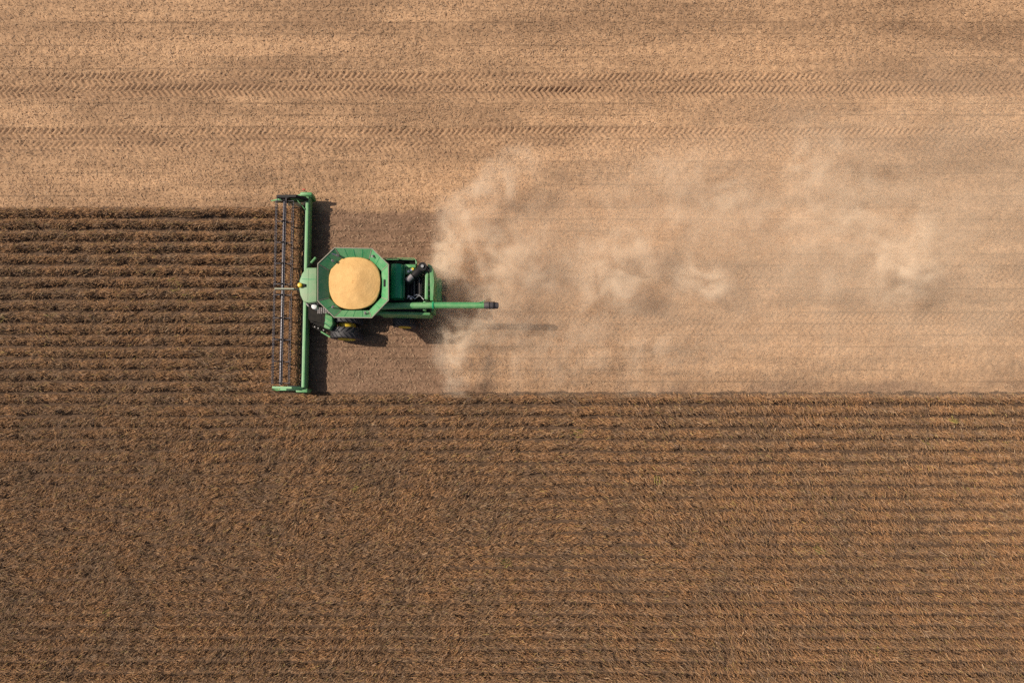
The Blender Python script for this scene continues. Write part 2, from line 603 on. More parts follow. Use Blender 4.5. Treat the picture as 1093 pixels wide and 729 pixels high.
def prism(bm, pts, z0, z1, bev=0.0, top=None):
    """vertical prism over a counter-clockwise outline; top = optional outline for the upper ring"""
    lo = [bm.verts.new((p[0], p[1], z0)) for p in pts]
    hi = [bm.verts.new((p[0], p[1], z1)) for p in (top or pts)]
    n = len(pts)
    fb = bm.faces.new(list(reversed(lo)))
    ft = bm.faces.new(hi)
    for i in range(n):
        bm.faces.new([lo[i], lo[(i + 1) % n], hi[(i + 1) % n], hi[i]])
    if bev > 0:
        bmesh.ops.bevel(bm, geom=list(ft.edges), offset=bev, segments=3, affect='EDGES', profile=0.5)


def prism_y(bm, prof, y0, y1):
    """outline in x-z pushed along y"""
    a = [bm.verts.new((p[0], y0, p[1])) for p in prof]
    b = [bm.verts.new((p[0], y1, p[1])) for p in prof]
    n = len(prof)
    bm.faces.new(a)
    bm.faces.new(list(reversed(b)))
    for i in range(n):
        bm.faces.new([a[(i + 1) % n], a[i], b[i], b[(i + 1) % n]])


def tube(bm, pts, r, seg=10, caps=True):
    """round tube along a polyline; r a number or one per point"""
    pts = [Vector(p) for p in pts]
    rr = r if isinstance(r, (list, tuple)) else [r] * len(pts)
    rings = []
    for i, p in enumerate(pts):
        if i == 0:
            t = pts[1] - pts[0]
        elif i == len(pts) - 1:
            t = pts[-1] - pts[-2]
        else:
            t = (pts[i + 1] - p).normalized() + (p - pts[i - 1]).normalized()
        t.normalize()
        up = Vector((0, 0, 1)) if abs(t.z) < 0.95 else Vector((1, 0, 0))
        s = t.cross(up).normalized()
        u = s.cross(t).normalized()
        rings.append([bm.verts.new(p + (s * math.cos(a) + u * math.sin(a)) * rr[i]) for a in
                      [2 * math.pi * k / seg for k in range(seg)]])
    for i in range(len(rings) - 1):
        for k in range(seg):
            bm.faces.new([rings[i][k], rings[i][(k + 1) % seg], rings[i + 1][(k + 1) % seg], rings[i + 1][k]])
    if caps:
        bm.faces.new(list(reversed(rings[0])))
        bm.faces.new(rings[-1])


def obj(name, bm, mat, parent=None, smooth=False, loc=None, flat_angle=35):
    bmesh.ops.recalc_face_normals(bm, faces=bm.faces[:])
    me = bpy.data.meshes.new(name)
    bm.to_mesh(me)
    bm.free()
    for p in me.polygons:
        p.use_smooth = smooth
    if smooth:
        me.set_sharp_from_angle(angle=R(flat_angle))
    me.materials.append(mat)
    o = bpy.data.objects.new(name, me)
    C.objects.link(o)
    if parent:
        o.parent = parent
    if loc is not None:
        o.location = loc
    return o


combine = bpy.data.objects.new("combine_harvester", None)
C.objects.link(combine)
combine.location = ORG
combine.rotation_euler = (0, 0, ROT)
combine["label"] = "green combine harvester cutting brown soybean rows, its open tank full of yellow grain"
combine["category"] = "combine harvester"

# ---- wheels
def make_wheel(name, radius, width, rimr, lug_n, x, y, outer):
    bm = bm_new()
    seg = 56
    prof = [(rimr, -width * 0.46), (rimr + 0.08, -width * 0.5), (radius - 0.16, -width * 0.5), (radius - 0.07, -width * 0.44),
            (radius - 0.045, -width * 0.2), (radius - 0.04, 0), (radius - 0.045, width * 0.2), (radius - 0.07, width * 0.44),
            (radius - 0.16, width * 0.5), (rimr + 0.08, width * 0.5), (rimr, width * 0.46)]
    rings = []
    for i in range(seg):
        a = 2 * math.pi * i / seg
        rings.append([bm.verts.new((r * math.cos(a), yy, r * math.sin(a))) for (r, yy) in prof])
    for i in range(seg):
        A, B = rings[i], rings[(i + 1) % seg]
        for k in range(len(prof)):
            k2 = (k + 1) % len(prof)
            bm.faces.new([A[k], A[k2], B[k2], B[k]])
    # chevron lugs
    for i in range(lug_n):
        for s in (-1, 1):
            a0 = 2 * math.pi * (i + (0.5 if s > 0 else 0)) / lug_n
            n = 5
            rows_ = []
            for q in range(n):
                t = q / (n - 1)
                yy = s * (width * 0.02 + t * width * 0.47)
                aa = a0 - t * 0.30 * (1.0 / radius)
                hw = 0.034 / radius
                r1 = radius - (0.035 if q == n - 1 else 0.0)
                r0 = radius - 0.12
                rows_.append([bm.verts.new((r0 * math.cos(aa - hw * 1.5), yy, r0 * math.sin(aa - hw * 1.5))),
                              bm.verts.new((r1 * math.cos(aa - hw), yy, r1 * math.sin(aa - hw))),
                              bm.verts.new((r1 * math.cos(aa + hw), yy, r1 * math.sin(aa + hw))),
                              bm.verts.new((r0 * math.cos(aa + hw * 1.5), yy, r0 * math.sin(aa + hw * 1.5)))])
            for q in range(n - 1):
                for k in range(3):
                    bm.faces.new([rows_[q][k], rows_[q][k + 1], rows_[q + 1][k + 1], rows_[q + 1][k]])
            bm.faces.new(rows_[0])
            bm.faces.new(list(reversed(rows_[-1])))
    ty = obj(name, bm, RUBBER, combine, True, (x, y, radius - 0.04))
    # rim: flange, dish and hub
    bm = bm_new()
    so = 1 if outer > 0 else -1
    pr = [(rimr + 0.05, so * width * 0.50), (rimr + 0.055, so * (width * 0.5 + 0.03)), (rimr - 0.02, so * (width * 0.5 + 0.03)),
          (rimr - 0.05, so * width * 0.30), (rimr * 0.55, so * width * 0.12), (0.20, so * width * 0.12), (0.17, so * width * 0.42), (0.0001, so * width * 0.44)]
    pr2 = [(rimr + 0.05, -so * width * 0.50), (rimr + 0.055, -so * (width * 0.5 + 0.03)), (rimr - 0.02, -so * (width * 0.5 + 0.03)), (rimr - 0.04, so * width * 0.1)]
    for P_ in (pr, pr2):
        rg = []
        for i in range(40):
            a = 2 * math.pi * i / 40
            rg.append([bm.verts.new((r * math.cos(a), yy, r * math.sin(a))) for (r, yy) in P_])
        for i in range(40):
            A, B = rg[i], rg[(i + 1) % 40]
            for k in range(len(P_) - 1):
                bm.faces.new([A[k], A[k + 1], B[k + 1], B[k]])
    bmesh.ops.remove_doubles(bm, verts=bm.verts[:], dist=0.001)
    obj("rim", bm, YELLOW, ty, True)
    return ty


FW = 1.02
for s in (-1, 1):
    make_wheel("front_wheel", FW, 0.70, 0.50, 20, 0.0, s * 2.45, s)
    make_wheel("front_wheel", FW, 0.70, 0.50, 20, 0.0, s * 1.48, s)
rx = Lp(431, 349, 1.0).x
for s in (-1, 1):
    make_wheel("rear_wheel", 0.76, 0.56, 0.36, 18, rx, s * 1.62, s)
bm = bm_new()
tube(bm, [(0, -2.5, FW - 0.04), (0, 2.5, FW - 0.04)], 0.16, 14)
tube(bm, [(0, -2.10, FW - 0.04), (0, -1.83, FW - 0.04)], 0.55, 28)
tube(bm, [(0, 1.83, FW - 0.04), (0, 2.10, FW - 0.04)], 0.55, 28)
obj("front_axle", bm, YELLOW, combine, True)
bm = bm_new()
box(bm, rx - 0.12, rx + 0.12, -1.5, 1.5, 0.60, 0.84, 0.02)
obj("rear_axle", bm, GREEN, combine)

# ---- body
zD = 3.30
xB0, xB1 = -0.25, Lp(463, 300, 3.4).x
yN = Lp(440, 275.3, 3.45).y
yS = Lp(440, 335.5, 3.1).y
bm = bm_new()
prism_y(bm, [(xB0, 1.25), (xB0, 3.0), (xB1 - 1.0, 2.60), (xB1 - 0.1, 2.3), (xB1 - 0.1, 1.3), (xB1 - 0.9, 0.75), (0.8, 0.75)], -1.18, 1.18)
obj("body", bm, GREEN, combine)
# side shields
def side_panel(y0, y1, x0, x1, z0, z1):
    bm = bm_new()
    box(bm, x0, x1, min(y0, y1), max(y0, y1), z0, z1, 0.05)
    return obj("side_panel", bm, GREEN, combine, True)


x41 = Lp(415, 300, 3.4).x
side_panel(1.20, 1.52, x41 - 1.3, xB1 - 0.25, 1.45, 2.55)
# lower body shield on the left with its pale top edge
xl0, xl1 = Lp(404, 334, 2.9).x, Lp(459, 334, 2.9).x
yl0, yl1 = Lp(430, 335.8, 2.9).y, Lp(430, 332.8, 2.9).y
bm = bm_new()
box(bm, xl0, xl1, yl0, yl1, 1.5, 2.9, 0.04)
obj("side_panel", bm, GREEN, combine, True)

# ---- grain tank: eight flared extension panels on an octagonal tank
RIM = 4.70
oct_px = [(338.8, 281.4), (357.0, 264.1), (397.2, 265.0), (415.0, 282.2), (415.0, 320.6), (396.9, 339.6), (356.5, 339.2), (338.8, 321.5)]
rim_o = [Lp(px, py, RIM) for (px, py) in oct_px]
cen = sum((v for v in rim_o), Vector()) / 8


def shrink(k, z, kx=None):
    return [Vector((cen.x + (v.x - cen.x) * (kx or k), cen.y + (v.y - cen.y) * k, z)) for v in rim_o]


def loft(bm, rings, close=True):
    vr = [[bm.verts.new(p) for p in r] for r in rings]
    n = len(vr[0])
    for i in range(len(vr) - 1):
        for k in range(n):
            bm.faces.new([vr[i][k], vr[i][(k + 1) % n], vr[i + 1][(k + 1) % n], vr[i + 1][k]])
    return vr


bm = bm_new()
vr = loft(bm, [shrink(0.60, 2.7), shrink(0.74, 3.45), shrink(0.78, 4.14), shrink(0.995, RIM - 0.02), shrink(0.970, RIM - 0.02), shrink(0.745, 4.22), shrink(0.70, 3.5), shrink(0.57, 2.75)])
bm.faces.new(vr[-1])
tank = obj("grain_tank", bm, GREEN_TANK, combine)
# rim trim
bm = bm_new()
vr = loft(bm, [shrink(1.0, RIM - 0.05), shrink(1.0, RIM + 0.015), shrink(0.979, RIM + 0.015), shrink(0.979, RIM - 0.05), shrink(1.0, RIM - 0.05)])
bmesh.ops.remove_doubles(bm, verts=bm.verts[:], dist=0.0005)
obj("rim_trim", bm, RIM_GREY, tank)
# panel seams: thin folded ribs down the inner faces
def on_panel(i, t, s, lift):
    """point on inner panel i, t along the rim, s from rim (0) to bottom (1)"""
    A = shrink(0.968, RIM - 0.022)
    B_ = shrink(0.745, 4.22)
    a = A[i].lerp(A[(i + 1) % 8], t)
    b = B_[i].lerp(B_[(i + 1) % 8], t)
    p = a.lerp(b, s)
    e = (A[(i + 1) % 8] - A[i]).normalized()
    nn = e.cross(b - a).normalized()
    if nn.dot(Vector((cen.x, cen.y, 6)) - p) < 0:
        nn = -nn
    return p + nn * lift


for i in range(8):
    n = 3 if i in (1, 5) else (0 if i in (3, 7) else 1)
    ts = [(q + 1) / (n + 1) for q in range(n)]
    for t in ts:
        bm = bm_new()
        tube(bm, [on_panel(i, t, 0.02, 0.0), on_panel(i, t, 0.98, 0.0)], 0.016, 6)
        obj("panel_seam", bm, GREEN_DEEP, tank)
    bm = bm_new()
    tube(bm, [on_panel(i, 0.0, 0.02, 0.0), on_panel(i, 0.0, 0.98, 0.0)], 0.028, 6)
    obj("corner_fold", bm, RIM_GREY, tank)
bm = bm_new()
p = on_panel(3, 0.5, 0.45, 0.02)
box(bm, p.x - 0.06, p.x + 0.06, p.y - 0.20, p.y + 0.20, p.z - 0.05, p.z + 0.06, 0.01)
obj("sensor_box", bm, BLACK, tank)
for (i, t, s_) in [(0, 0.55, 0.55), (0, 0.9, 0.5), (6, 0.4, 0.5), (2, 0.2, 0.35), (5, 0.15, 0.4)]:
    bm = bm_new()
    p = on_panel(i, t, s_, 0.03)
    tube(bm, [p, on_panel(i, t, s_, 0.16)], 0.07, 10)
    obj("tank_bracket", bm, MUFFLER, tank, True)
# cross auger stub visible in the tank's shaded front corner
bm = bm_new()
tube(bm, [on_panel(0, 0.75, 0.10, 0.05), on_panel(0, 0.95, 0.62, 0.10)], 0.05, 8)
obj("fold_strut", bm, STEEL, tank, True)

# ---- grain heap (lies in the tank: a thing of its own)
def build_grain():
    gc = Vector(W(378.2, 302.2, 4.30))
    nr, na = 44, 120
    V = [(gc.x, gc.y, 0)]
    rad = 28.8 * (1 - 4.30 / CAMH) / PPM
    for i in range(1, nr + 1):
        for k in range(na):
            a = 2 * math.pi * k / na
            # rounded octagon outline
            q = abs(((a + math.pi / 8) % (math.pi / 4)) - math.pi / 8)
            octr = 1.0
            rr = rad * (i / nr) * (1 + 0.035 * math.cos(4 * a) * (-1) + 0.012 * math.sin(3 * a + 1))
            V.append((gc.x + rr * math.cos(a), gc.y + rr * math.sin(a), 0))
    V = np.array(V)
    dx_, dy_ = V[:, 0] - gc.x, V[:, 1] - gc.y
    r_ = np.sqrt((dx_ + 0.0) ** 2 + dy_ ** 2) / rad
    z = 4.28 + 0.40 * (1 - np.clip(np.sqrt(((dx_ - 0.25) / rad) ** 2 + (dy_ / rad) ** 2 + 0.02), 0, 1.3))
    z += 0.07 * (fbm(V[:, 0], V[:, 1], 0.8, 401, octv=3) - 0.5)
    z += 0.012 * rng.random(len(V))
    z = np.where(r_ > 0.99, z - 0.03, z)
    V[:, 2] = z
    me = bpy.data.meshes.new("grain_heap")
    F = [(0, 1 + k, 1 + (k + 1) % na) for k in range(na)]
    for i in range(nr - 1):
        for k in range(na):
            a = 1 + i * na + k
            b = 1 + i * na + (k + 1) % na
            F.append((a, a + na, b + na, b))
    # skirt down into the tank
    base = len(V)
    bot = V[-na:].copy()
    bot[:, 0] = gc.x + (bot[:, 0] - gc.x) * 0.86
    bot[:, 1] = gc.y + (bot[:, 1] - gc.y) * 0.86
    bot[:, 2] = 3.5
    V = np.vstack([V, bot])
    for k in range(na):
        a = base - na + k
        b = base - na + (k + 1) % na
        F.append((a, base + k, base + (k + 1) % na, b))
    F.append(tuple(base + k for k in reversed(range(na))))
    me.from_pydata(V.tolist(), [], F)
    for p in me.polygons:
        p.use_smooth = True
    m, n, out = new_mat("yellow_grain")
    b = n.nodes.new("ShaderNodeBsdfPrincipled")
    b.inputs["Roughness"].default_value = 0.75
    b.inputs["Specular IOR Level"].default_value = 0.25
    tc = n.nodes.new("ShaderNodeTexCoord")
    vo = n.nodes.new("ShaderNodeTexVoronoi")
    vo.inputs["Scale"].default_value = 26
    n.links.new(tc.outputs["Object"], vo.inputs["Vector"])
    nz = n.nodes.new("ShaderNodeTexNoise")
    nz.inputs["Scale"].default_value = 1.6
    nz.inputs["Detail"].default_value = 5
    n.links.new(tc.outputs["Object"], nz.inputs["Vector"])
    cr = n.nodes.new("ShaderNodeValToRGB")
    cr.color_ramp.elements[0].position = 0.3
    cr.color_ramp.elements[0].color = (0.60, 0.350, 0.130, 1)
    cr.color_ramp.elements[1].position = 0.7
    cr.color_ramp.elements[1].color = (0.68, 0.415, 0.165, 1)
    n.links.new(nz.outputs["Fac"], cr.inputs[0])
    hsv = n.nodes.new("ShaderNodeHueSaturation")
    mr = n.nodes.new("ShaderNodeMapRange")
    mr.inputs["To Min"].default_value = 0.93
    mr.inputs["To Max"].default_value = 1.05
    sepc = n.nodes.new("ShaderNodeSeparateColor")
    n.links.new(vo.outputs["Color"], sepc.inputs[0])
    n.links.new(sepc.outputs[0], mr.inputs["Value"])
    n.links.new(mr.outputs[0], hsv.inputs["Value"])
    n.links.new(cr.outputs[0], hsv.inputs["Color"])
    n.links.new(hsv.outputs[0], b.inputs["Base Color"])
    bp = n.nodes.new("ShaderNodeBump")
    bp.inputs["Strength"].default_value = 0.35
    bp.inputs["Distance"].default_value = 0.02
    n.links.new(vo.outputs["Distance"], bp.inputs["Height"])
    n.links.new(bp.outputs[0], b.inputs["Normal"])
    n.links.new(b.outputs[0], out.inputs[0])
    me.materials.append(m)
    o = bpy.data.objects.new("grain_heap", me)
    C.objects.link(o)
    o["label"] = "heap of yellow soybeans filling the open grain tank of the green harvester"
    o["category"] = "grain"


build_grain()

# ---- cab
CR = 3.85
roof_px = [(338.2, 285.6), (327.0, 285.8), (322.2, 292.0), (319.6, 299.0), (319.2, 308.0), (320.4, 315.0), (323.4, 321.6), (329.5, 323.4), (338.2, 322.2)]
roof = [Lp(px, py, CR) for (px, py) in roof_px]
rc = sum(roof, Vector()) / len(roof)
bm = bm_new()
prism(bm, [(p.x, p.y) for p in roof], CR - 0.22, CR, 0.06)
cab_in = [(rc.x + (p.x - rc.x) * 0.88, rc.y + (p.y - rc.y) * 0.86) for p in roof]
cabf = [(rc.x + (p.x - rc.x) * 0.78, rc.y + (p.y - rc.y) * 0.84) for p in roof]
bg_ = bm_new()
prism(bg_, cabf, 1.95, CR - 0.22, 0, cab_in)
cab = obj("cab", bg_, GLASS, combine)
roof_o = obj("roof", bm, GREEN_ROOF, cab, True)
for i in (0, 2, 6, 8):
    bm = bm_new()
    tube(bm, [(cabf[i][0], cabf[i][1], 1.95), (cab_in[i][0], cab_in[i][1], CR - 0.22)], 0.05, 8)
    obj("pillar", bm, BLACK, cab, True)
g = Lp(320.2, 304.4, CR + 0.1)
bm = bm_new()
tube(bm, [(g.x, g.y, CR - 0.02), (g.x, g.y, CR + 0.10), (g.x, g.y, CR + 0.16), (g.x, g.y, CR + 0.19)], [0.145, 0.15, 0.12, 0.05], 20)
obj("gps_receiver", bm, YELLOW, cab, True)
bm = bm_new()
box(bm, g.x + 0.16, g.x + 0.30, g.y - 0.09, g.y + 0.09, CR - 0.02, CR + 0.08, 0.02)
obj("receiver_bracket", bm, BLACK, cab, True)
bm = bm_new()
sa, sb = Lp(322.5, 298.0, CR), Lp(337.0, 298.0, CR)
box(bm, sa.x, sb.x, sa.y - 0.012, sa.y + 0.012, CR - 0.01, CR + 0.012)
obj("roof_seam", bm, GREEN_DEEP, roof_o)
bm = bm_new()
sa, sb = Lp(329, 287.5, CR), Lp(329, 320.5, CR)
box(bm, sa.x - 0.012, sa.x + 0.012, sb.y, sa.y, CR - 0.012, CR + 0.010)
obj("roof_seam", bm, GREEN_ROOF, roof_o)
# roof lamps along the front edge
for k, (px, py) in enumerate([(321.5, 294.5), (320.3, 300.5), (320.4, 311.5), (322.3, 318)]):
    q = Lp(px, py, CR - 0.12)
    bm = bm_new()
    tube(bm, [(q.x - 0.02, q.y, CR - 0.14), (q.x - 0.11, q.y, CR - 0.14)], 0.055, 12)
    obj("work_lamp", bm, BLACK, cab, True)
# mirrors on arms either side
a0, a1 = Lp(327.5, 286.0, 3.6), Lp(336.5, 275.8, 3.5)
bm = bm_new()
tube(bm, [a0, a1], 0.035, 8)
mr_ = obj("mirror_arm", bm, BLACK, cab, True)
bm = bm_new()
c0, c1 = a0.lerp(a1, 0.5), a0.lerp(a1, 1.06)
tube(bm, [c0, c1], 0.075, 8)
obj("mirror", bm, GREEN, mr_, True)
a0, a1 = Lp(331.5, 322.8, 3.6), Lp(336.2, 327.6, 3.3)
bm = bm_new()
tube(bm, [a0, a1], 0.03, 8)
mr_ = obj("mirror_arm", bm, BLACK, cab, True)
bm = bm_new()
tube(bm, [(a1.x - 0.03, a1.y, a1.z - 0.32), (a1.x, a1.y, a1.z + 0.16), (a1.x, a1.y, a1.z + 0.18)], [0.15, 0.16, 0.10], 14)
obj("mirror", bm, WHITE, mr_, True)

# ---- feeder house
bm = bm_new()
hx = Lp(329.5, 312, 1.0).x
prism_y(bm, [(hx, 0.35), (hx, 1.15), (0.1, 2.1), (0.5, 2.0), (0.4, 1.1)], -0.72, 0.72)
obj("feeder_house", bm, BLACK, combine)

# ---- platform, steps and handrails on the left side of the cab
PZ = 1.95
pf = [Lp(329, 327, PZ), Lp(353, 327, PZ), Lp(356, 345, PZ), Lp(352, 352, PZ), Lp(340, 347, PZ), Lp(329, 340, PZ)]
pf = [(p.x, p.y) for p in pf]
bm = bm_new()
prism(bm, list(reversed(pf)), PZ - 0.08, PZ)
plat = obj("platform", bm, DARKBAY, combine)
for k in range(7):
    q = Lp(339.5 + k * 1.9, 331.0, PZ + 0.03)
    bm = bm_new()
    box(bm, q.x - 0.025, q.x + 0.025, q.y - 0.22, q.y + 0.16, PZ, PZ + 0.03)
    obj("grip_bar", bm, MUFFLER, plat)
bm = bm_new()
fp = [Lp(347.2, 333.5, 2.15), Lp(354.8, 338.0, 2.15), Lp(355.2, 346.0, 2.15), Lp(351.5, 352.2, 2.15), Lp(345.5, 349.5, 2.15), Lp(347.0, 342.0, 2.15)]
prism(bm, [(p.x, p.y) for p in reversed(fp)], 1.25, 2.15, 0.05)
obj("front_fender", bm, GREEN, combine, True)
bm = bm_new()
for q in (0.33, 0.66):
    a = fp[1].lerp(fp[3], q)
    b = fp[0].lerp(fp[4], q)
    tube(bm, [(a.x, a.y, 2.152), (b.x, b.y, 2.152)], 0.018, 6)
obj("fender_rib", bm, GREEN_DEEP, combine)
# ladder folded forward, with its pale rail edge
bm = bm_new()
p0, p1 = Lp(333.0, 348.2, 1.35), Lp(352.5, 359.8, 1.35)
for z in (0.55, 0.9, 1.25):
    a, b = Vector((p0.x, p0.y, z)), Vector((p1.x, p1.y, z))
    tube(bm, [a, b], 0.035, 6)
    a2 = a + Vector((0.16, 0.28, 0))
    b2 = b + Vector((0.16, 0.28, 0))
    tube(bm, [a2, b2], 0.035, 6)
    for q in range(6):
        tube(bm, [a.lerp(b, q / 5), a2.lerp(b2, q / 5)], 0.025, 6)
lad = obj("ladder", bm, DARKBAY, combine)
bm = bm_new()
q0, q1 = p0.lerp(p1, 0.50), p1
tube(bm, [(q0.x, q0.y, 1.36), (q1.x, q1.y, 1.36)], 0.055, 8)
obj("ladder_rail", bm, GREEN, lad, True)
for (px, py, z) in [(339.5, 350.3, 1.45), (345.2, 352.3, 1.45), (335.8, 348.9, 1.45)]:
    q = Lp(px, py, z)
    bm = bm_new()
    tube(bm, [(q.x, q.y, z - 0.15), (q.x, q.y, z)], 0.04, 10)
    obj("ladder_bolt", bm, TINE, lad, True)
bm = bm_new()
hr = [Lp(330, 341, 2.9), Lp(341, 348.5, 2.9), Lp(342.5, 343, 2.9), Lp(342.5, 333, 2.9)]
tube(bm, [(hr[0].x, hr[0].y, PZ), hr[0], hr[1], (hr[1].x, hr[1].y, PZ)], 0.025, 6)
tube(bm, [hr[2], hr[3], (hr[3].x, hr[3].y, PZ)], 0.025, 6)
obj("handrail", bm, BLACK, combine, True)
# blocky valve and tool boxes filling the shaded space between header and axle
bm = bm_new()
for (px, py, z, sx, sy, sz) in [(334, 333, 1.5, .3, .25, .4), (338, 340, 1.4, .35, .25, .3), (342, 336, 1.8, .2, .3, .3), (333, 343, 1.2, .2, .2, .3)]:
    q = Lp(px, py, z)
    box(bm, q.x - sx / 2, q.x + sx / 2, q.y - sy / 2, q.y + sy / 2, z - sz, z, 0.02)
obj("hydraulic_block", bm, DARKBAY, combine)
bm = bm_new()
q = [Lp(327, 324, 1.3), Lp(332, 330, 1.5), Lp(335, 333.5, 1.5), Lp(341, 341, 1.5)]
tube(bm, q, 0.05, 8)
obj("hydraulic_hose", bm, MUFFLER, combine, True)

# ---- engine deck behind the tank
def rect(px0, px1, py0, py1, h):
    a, b = Lp(px0, py1, h), Lp(px1, py0, h)
    return a.x, b.x, a.y, b.y


bm = bm_new()
x0, x1, y0, y1 = rect(412, 444.5, 276, 333, 2.9)
box(bm, x0, x1, y0 + 0.05, y1 - 0.05, 2.55, 2.9)
x0, x1, y0, y1 = rect(444.5, 462.5, 283, 333, 2.9)
box(bm, x0, x1 - 0.1, y0 + 0.05, y1 - 0.05, 2.55, 2.9)
deck = obj("engine_deck", bm, DARKBAY, combine)
# walkway on the right with pale toe rail
bm = bm_new()
rl = [Lp(409, 275.8, 3.45), Lp(441.5, 275.8, 3.45), Lp(443.6, 277.5, 3.45), Lp(444.0, 281.5, 3.45)]
for z in (3.45, 3.15):
    tube(bm, [(p.x, p.y, z) for p in rl], 0.024, 8)
for p in (rl[0], rl[1], rl[3]):
    tube(bm, [(p.x, p.y, 2.9), (p.x, p.y, 3.45)], 0.03, 8)
m_ = rl[0].lerp(rl[1], 0.5)
tube(bm, [(m_.x, m_.y, 2.9), (m_.x, m_.y, 3.45)], 0.03, 8)
obj("handrail", bm, GREEN, combine, True)
bm = bm_new()
box(bm, rl[0].x, rl[1].x, rl[0].y - 0.02, rl[0].y + 0.03, 2.55, 3.05)
obj("toe_board", bm, BLACK, combine)
# curved hood
x0, x1, y0, y1 = rect(415.8, 430.0, 282.2, 317.8, 3.6)
bm = bm_new()
prof = [(x0 + 0.02, 2.9)]
for k in range(13):
    t = k / 12
    a = math.pi * (1 - t)
    prof.append((x0 + (x1 - x0) * (0.5 + 0.5 * math.cos(a)), 3.30 + 0.40 * math.sin(a) ** 0.75))
prof.append((x1 - 0.02, 2.9))
prism_y(bm, list(reversed(prof)), y0, y1)
hood = obj("engine_hood", bm, GREEN_DEEP, combine, True, flat_angle=50)
bm = bm_new()
box(bm, x1 + 0.004, x1 + 0.07, y0 + 0.08, y1 - 0.04, 2.9, 3.34, 0.015)
obj("hood_lip", bm, GREEN_TANK, hood, True)
# pale green cover beside it
bm = bm_new()
x0, x1, y0, y1 = rect(431.0, 443.6, 282.4, 285.6, 3.35)
box(bm, x0, x1, y0, y1, 2.9, 3.35, 0.02)
x0, x1, y0, y1 = rect(432.5, 443.6, 286.2, 292.8, 3.25)
box(bm, x0, x1, y0, y1, 2.9, 3.25, 0.03)
cov = obj("engine_cover", bm, GREEN, combine, True)
for (px, py) in [(438.8, 288.6), (440.5, 287.2), (436.0, 290.0), (441.6, 290.6)]:
    q = Lp(px, py, 3.3)
    bm = bm_new()
    tube(bm, [(q.x, q.y, 3.24), (q.x, q.y, 3.33)], 0.075, 10)
    obj("filler_cap", bm, WHITE if px < 440 else YELLOW, cov, True)
# slanting air cleaner and exhaust
bm = bm_new()
a, b = Lp(433.6, 301.6, 3.5), Lp(451.6, 285.6, 3.5)
tube(bm, [a.lerp(b, 0.42), a.lerp(b, 0.55), a.lerp(b, 0.9), b], [0.18, 0.24, 0.24, 0.18], 18)
tube(bm, [a.lerp(b, 0.0), a.lerp(b, 0.06), a.lerp(b, 0.40)], [0.18, 0.25, 0.23], 18)
tube(bm, [(b.x, b.y, 2.9), (b.x, b.y, 3.75)], 0.26, 16)
tube(bm, [(b.x + 0.25, b.y - 0.1, 2.9), (b.x + 0.25, b.y - 0.1, 3.6)], 0.16, 12)
mf = obj("air_cleaner", bm, BLACK, combine, True)
bm = bm_new()
tube(bm, [a.lerp(b, 0.08) + Vector((0, 0, 0.10)), a.lerp(b, 0.14) + Vector((0, 0, 0.14)), a.lerp(b, 0.38) + Vector((0, 0, 0.13))], [0.13, 0.17, 0.17], 16)
obj("heat_shield", bm, MUFFLER, mf, True)
bm = bm_new()
tube(bm, [(b.x, b.y, 3.70), (b.x, b.y, 3.84)], 0.09, 12)
obj("exhaust_tip", bm, STEEL, mf, True)
# engine block with ribs and pipes
bm = bm_new()
x0, x1, y0, y1 = rect(433, 452.5, 296, 317, 3.15)
box(bm, x0, x1, y0, y1, 2.9, 3.05, 0.03)
for k in range(5):
    xx = x0 + (x1 - x0) * (0.15 + 0.18 * k)
    box(bm, xx - 0.06, xx + 0.06, y0 + 0.15, y1 - 0.2, 3.052, 3.2, 0.03)
eng = obj("engine", bm, BLACK, combine)
bm = bm_new()
q = [Lp(x, y, 3.3) for (x, y) in [(434.5, 319), (436.5, 316.3), (440, 316.8), (443, 319.2), (446, 316.5), (448.6, 315.6), (450.6, 318.0), (452.5, 320)]]
tube(bm, q, 0.035, 8)
q = [Lp(x, y, 3.35) for (x, y) in [(442, 316), (444, 314.8), (447, 314.8), (449.2, 316.5)]]
tube(bm, q, 0.03, 8)
obj("coolant_pipe", bm, STEEL, eng, True)
bm = bm_new()
for px in (442.0, 447.5):
    q0, q1 = Lp(px, 296, 3.3), Lp(px, 315, 3.3)
    tube(bm, [q0, q1], 0.012, 6)
obj("engine_hose", bm, MUFFLER, eng, True)
for (px, py) in [(436.3, 316.4), (438.6, 318.6)]:
    q = Lp(px, py, 3.4)
    bm = bm_new()
    tube(bm, [(q.x, q.y, 3.1), (q.x, q.y, 3.4)], 0.07, 10)
    obj("filter_cap", bm, STEEL, eng, True)
# rear panels
bm = bm_new()
x0, x1, y0, y1 = rect(453.2, 457.4, 288.5, 319.5, 3.4)
box(bm, x0, x1, y0, y1, 2.5, 3.4, 0.04)
obj("rear_panel", bm, GREEN, combine, True)
bm = bm_new()
pts = [Lp(x, y, 3.45) for (x, y) in [(459.0, 321.0), (462.6, 321.0), (463.2, 300.0), (462.6, 288.0), (460.6, 283.4), (456.8, 281.4), (456.8, 284.2), (459.0, 287.0)]]
prism(bm, [(p.x, p.y) for p in pts], 1.9, 3.45, 0.03)
rp = obj("rear_panel", bm, GREEN, combine, True)
for k in range(5):
    q = Lp(458.0, 292 + 6 * k, 3.38)
    bm = bm_new()
    box(bm, q.x - 0.05, q.x + 0.05, q.y - 0.07, q.y + 0.07, 3.0, 3.38, 0.015)
    obj("latch", bm, BLACK, rp)
